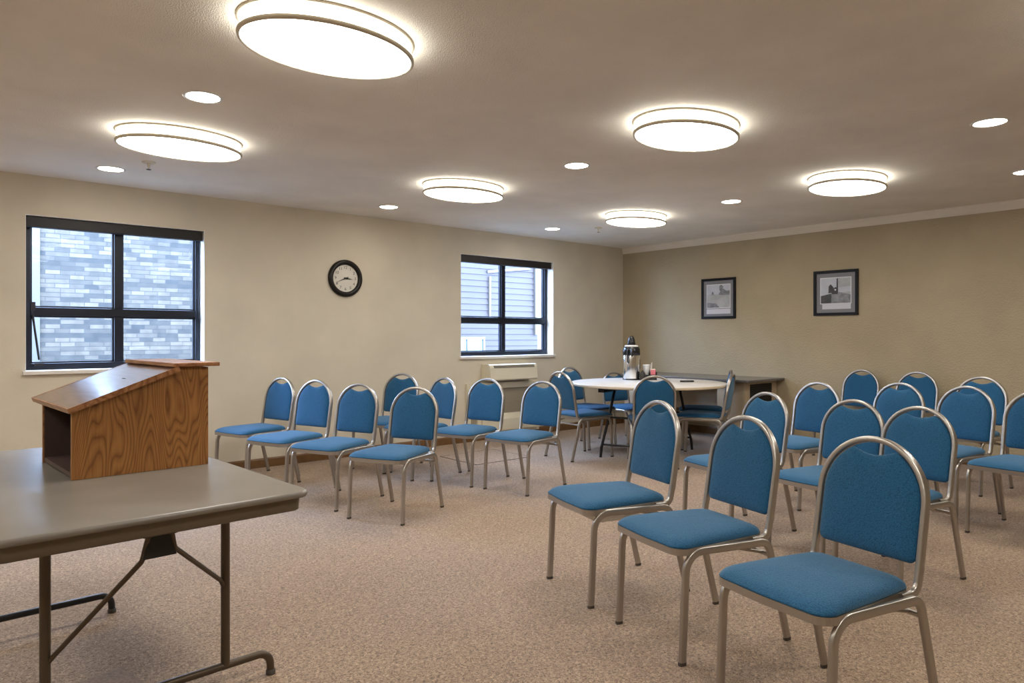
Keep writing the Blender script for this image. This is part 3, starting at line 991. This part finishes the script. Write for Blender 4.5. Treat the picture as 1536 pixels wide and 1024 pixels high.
build('badge', MB().prism([(.02, .12), (.036, .12), (.034, .23), (.024, .23)], 'y', -.0905, -.088), 'black_plastic', ap)

# caddy with cups and packets
cad = thing('condiment_caddy', 'small black caddy of packets beside the coffee airpot', 'caddy', R2W(1.515, 7.73, RZ), math.radians(-45))
cb = MB()
cb.box(-.075, .075, -.05, .05, 0, .006); cb.box(-.075, .075, -.05, -.046, .006, .055); cb.box(-.075, .075, .046, .05, .006, .10)
cb.box(-.075, -.071, -.046, .046, .006, .085); cb.box(.071, .075, -.046, .046, .006, .085); cb.box(-.002, .002, -.046, .046, .006, .09)
build('caddy_box', cb, 'black_plastic', cad, 0.001)


def in_caddy(x, y, z=0.0):
    a = math.radians(-45)
    p = R2W(1.515, 7.73, RZ)
    return Vector((p.x + x * math.cos(a) - y * math.sin(a), p.y + x * math.sin(a) + y * math.cos(a), RZ + .0062 + z))


cup = build('paper_cup', MB().lathe([(.024, 0), (.026, .002), (.036, .155), (.038, .158), (.035, .160), (.034, .158), (.025, .006)], n=28), 'paper_white')
cup.location = in_caddy(-.036, .0); tag(cup, 'white paper cup standing in the black caddy', 'cup')
for k in range(4):
    c = build('sugar_packet', MB().box(-.026, .026, -.0025, .0025, 0, .105 + .008 * (k % 2)), 'packet_pink' if k % 2 == 0 else 'packet_cream', None, 0.001)
    c.location = in_caddy(.036, -.033 + k * .018); c.rotation_euler = (0, 0, math.radians(-45))
    tag(c, 'pink and cream sugar packets upright in the caddy, beside the paper cup' if k % 2 == 0 else 'cream sugar packet upright in the caddy among pink ones', 'sugar packet', 'sugar packets in the caddy')
    if k % 2 == 0: c['label'] = 'pink sugar packet upright in the black caddy'
for k, (dx, dy) in enumerate(((.004, .010), (-.006, .0))):
    s = build('stir_stick', MB().box(-.003, .003, -.001, .001, 0, .185 - .02 * k), 'paper_white')
    s.location = in_caddy(.012 + dx, -.03 + dy + k * .05); s.rotation_euler = (math.radians(3), math.radians(2), math.radians(-45))
    tag(s, 'thin white stir sticks rising above the caddy' if k == 0 else 'shorter white stir stick behind the paper cup', 'stir stick', 'stir sticks in the caddy')
    if k == 0: s['label'] = 'tallest thin white stir stick rising above the caddy'
pod = build('creamer_jar', MB().lathe([(.028, 0), (.030, .004), (.030, .07), (.020, .085), (.020, .095)], n=24), 'mesh_dark')
pod.location = R2W(1.425, 7.66, RZ); tag(pod, 'small dark jar between the airpot and the caddy', 'jar')
pen = build('marker_pen', MB().tube([(-.075, 0, .009), (-.07, 0, .009), (.06, 0, .009), (.075, 0, .009)], [.006, .009, .009, .004], 10), 'black_plastic')
pen.location = R2W(1.83, 7.33, RZ); pen.rotation_euler = (0, 0, math.radians(-38)); tag(pen, 'black marker lying on the right half of the round table', 'pen')
slip = build('paper_slip', MB().box(-.055, .055, -.02, .02, 0, .001), 'paper_white')
slip.location = R2W(1.29, 7.37, RZ); slip.rotation_euler = (0, 0, math.radians(-30)); tag(slip, 'pale paper slip lying on the round table in front of the airpot', 'paper')

# ------------------------------------------------------------------ desk along the picture wall
dk = thing('desk', 'long desk with a dark top standing along the picture wall', 'desk', (0, 0, 0))
build('desk_top', MB().box(6.852, XB - .004, 4.06, 5.90, .716, .742), 'desk_dark', dk, 0.004)


def pedestal(y0, y1):
    m = MB(); m.box(6.92, XB - .03, y0, y0 + .02, .08, .64); m.box(6.92, XB - .03, y1 - .02, y1, .0, .715)
    m = MB()
    # end panel with an opening: rails and stiles round it
    m.box(6.93, 7.03, y0, y0 + .025, 0, .715); m.box(7.50, XB - .02, y0, y0 + .025, 0, .715)
    m.box(7.03, 7.50, y0, y0 + .025, .685, .715); m.box(7.03, 7.50, y0, y0 + .025, 0, .25)
    m.box(6.93, XB - .02, y1 - .02, y1, 0, .715); m.box(6.93, 6.95, y0 + .025, y1 - .02, 0, .715); m.box(7.58, 7.60, y0 + .025, y1 - .02, 0, .715)
    return m


build('pedestal', pedestal(4.15, 4.50), 'desk_tan', dk, 0.002)
g = MB().box(7.03, 7.50, 4.160, 4.164, .25, .685)
for k in range(17):
    g.box(7.03, 7.50, 4.153, 4.160, .262 + k * .025, .268 + k * .025)
for k in range(18):
    g.box(7.045 + k * .026, 7.051 + k * .026, 4.153, 4.160, .25, .685)
build('mesh_panel', g, 'mesh_dark', dk)
build('pedestal', MB().box(6.93, XB - .02, 5.50, 5.85, 0, .715), 'desk_tan', dk, 0.002)
build('modesty_panel', MB().box(7.50, 7.52, 4.50, 5.50, .30, .715), 'desk_tan', dk)
build('cable_tray', MB().box(6.99, 7.10, 4.9, 5.2, .66, .715), 'desk_dark', dk)

# ------------------------------------------------------------------ floor covers, clear sheet
fc = build('floor_box_cover', MB().box(-.20, .20, -.16, .16, 0, .003), ['hatch'], None, 0.001)
fc.location = R2W(-1.38, 2.33, 0.0); fc.rotation_euler = (0, 0, TROT + .12)
tag(fc, 'flat carpeted floor box cover under the folding table', 'floor cover')
f2 = thing('floor_box_cover', 'flat carpeted floor cover in front of the heater, under the chairs', 'floor cover', R2W(-.27, 7.10, 0), 0)
build('cover_plate', MB().box(-.34, .34, -.3, .3, 0, .003), 'carpet', f2, 0.002)
build('seam', MB().box(-.345, .345, -.306, -.3, 0, .0035).box(-.345, .345, .3, .306, 0, .0035).box(.34, .346, -.3, .3, 0, .0035).box(-.346, -.34, -.3, .3, 0, .0035), 'hatch_seam', f2)


# ------------------------------------------------------------------ outside
def lap_siding(mb, x0, x1, y, z0, z1, step=.11):
    z = z0
    while z < z1:
        mb.prism([(y, z), (y - .018, z), (y - .004, z + step), (y, z + step)], 'x', x0, x1); z += step
    return mb


gnd = struct('ground_outside', MB().box(-14, 26, YA + .32, 30, -.6, -.45), 'asphalt')
sb = bpy.data.objects.new('stone_building', None); C.objects.link(sb)
tag(sb, 'pale ledge-stone building seen through the first window', 'building')
sb.location = (0, 11, 0)
build('stone_wall', MB().box(1.30, 4.2, 0, 3, -.5, 3.4), 'ledge_stone', sb)
build('corner_trim', MB().box(1.16, 1.30, -.03, .4, -.5, 3.4), 'siding_trim', sb)
build('siding', lap_siding(MB().box(-4, 1.2, 1.30, 3, -.5, 3.4), -4, 1.16, 1.3, -.5, 3.3, .13), 'siding_white', sb)
build('siding_window', MB().box(.0, .9, 1.22, 1.29, .3, 1.5).box(-.1, 1.0, 1.26, 1.3, 1.5, 1.62), 'siding_trim', sb)
rb = bpy.data.objects.new('sided_building', None); C.objects.link(rb)
tag(rb, 'rose-grey lap-sided building seen through the second window', 'building')
rb.location = (0, 10.2, 0)
build('siding', lap_siding(MB().box(5.4, 9.55, .01, 3, -.5, 3.4), 5.4, 9.55, 0, -.5, 3.3), 'siding_rose', rb)
build('side_wing', lap_siding(MB().box(9.55, 14, .35, 3, -.5, 3.4), 9.55, 14, .34, -.5, 3.3), 'siding_blue', rb)
build('downpipe', MB().box(9.33, 9.40, -.06, 0, 1.25, 3.4), 'siding_trim', rb)
build('gable_board', MB().prism([(8.14, 2.44), (8.14, 2.39), (9.2, 2.52), (9.2, 2.57)], 'y', -.05, -.02), 'siding_trim', rb)
build('utility_pipe', MB().box(8.18, 8.215, -.05, -.01, 1.55, 2.33), 'siding_trim', rb)
wf = MB(); wf.box(6.9, 8.08, -.05, 0, 1.16, 1.21); wf.box(8.03, 8.08, -.05, 0, .1, 1.16); wf.box(6.9, 8.03, -.05, 0, .1, .16); wf.box(7.66, 7.69, -.05, 0, .16, 1.16)
build('window_frame', wf, 'siding_trim', rb)
build('window_pane', MB().box(6.9, 8.03, -.03, -.015, .16, 1.16), 'outdoor_glass', rb)

tray = MB().box(-.15, .17, -.06, .20, .350, .353).box(-.15, .17, .20, .203, .350, .372)
m_, nt_, b_ = new_mat('clear_plastic')
b_.inputs['Base Color'].default_value = (0.80, 0.76, 0.62, 1); b_.inputs['Alpha'].default_value = 0.45; b_.inputs['Roughness'].default_value = 0.25
MATS['clear_plastic'] = m_
build('under_seat_tray', tray, 'clear_plastic', ch0, label='pale see-through tray under the seat')

# ------------------------------------------------------------------ daylight
w = bpy.data.worlds.new('World'); bpy.context.scene.world = w; w.use_nodes = True
bg = w.node_tree.nodes['Background']
bg.inputs['Color'].default_value = (0.52, 0.68, 1.0, 1); bg.inputs['Strength'].default_value = 28.0
for nm, wd in (('window_portal', W1), ('window_portal', W2)):
    ld = bpy.data.lights.new(nm, 'AREA'); ld.shape = 'RECTANGLE'; ld.size = wd[1] - wd[0]; ld.size_y = wd[3] - wd[2]
    ld.cycles.is_portal = True
    lo = bpy.data.objects.new(nm, ld); C.objects.link(lo)
    lo.location = ((wd[0] + wd[1]) / 2, YA + .25, (wd[2] + wd[3]) / 2); lo.rotation_euler = (-PI / 2, 0, 0)

# ------------------------------------------------------------------ camera
cd = bpy.data.cameras.new('camera'); cam = bpy.data.objects.new('camera', cd); C.objects.link(cam)
cam.location = (0, 0, CAMH); cam.rotation_euler = (PI / 2, 0, math.radians(49.3 - 90))
cd.sensor_width = 36; cd.lens = 1052 / 1536 * 36; cd.shift_y = -8 / 1536; cd.clip_start = 0.05
sc = bpy.context.scene
sc.camera = cam
vs_ = sc.view_settings
sc.display_settings.display_device = 'sRGB'
vs_.view_transform = 'Standard'; vs_.look = 'None'; vs_.gamma = 1; vs_.use_curve_mapping = False; vs_.exposure = 0.46
sc.cycles.use_denoising = True
sc.cycles.max_bounces = 10; sc.cycles.diffuse_bounces = 6
sc.cycles.sample_clamp_indirect = 8
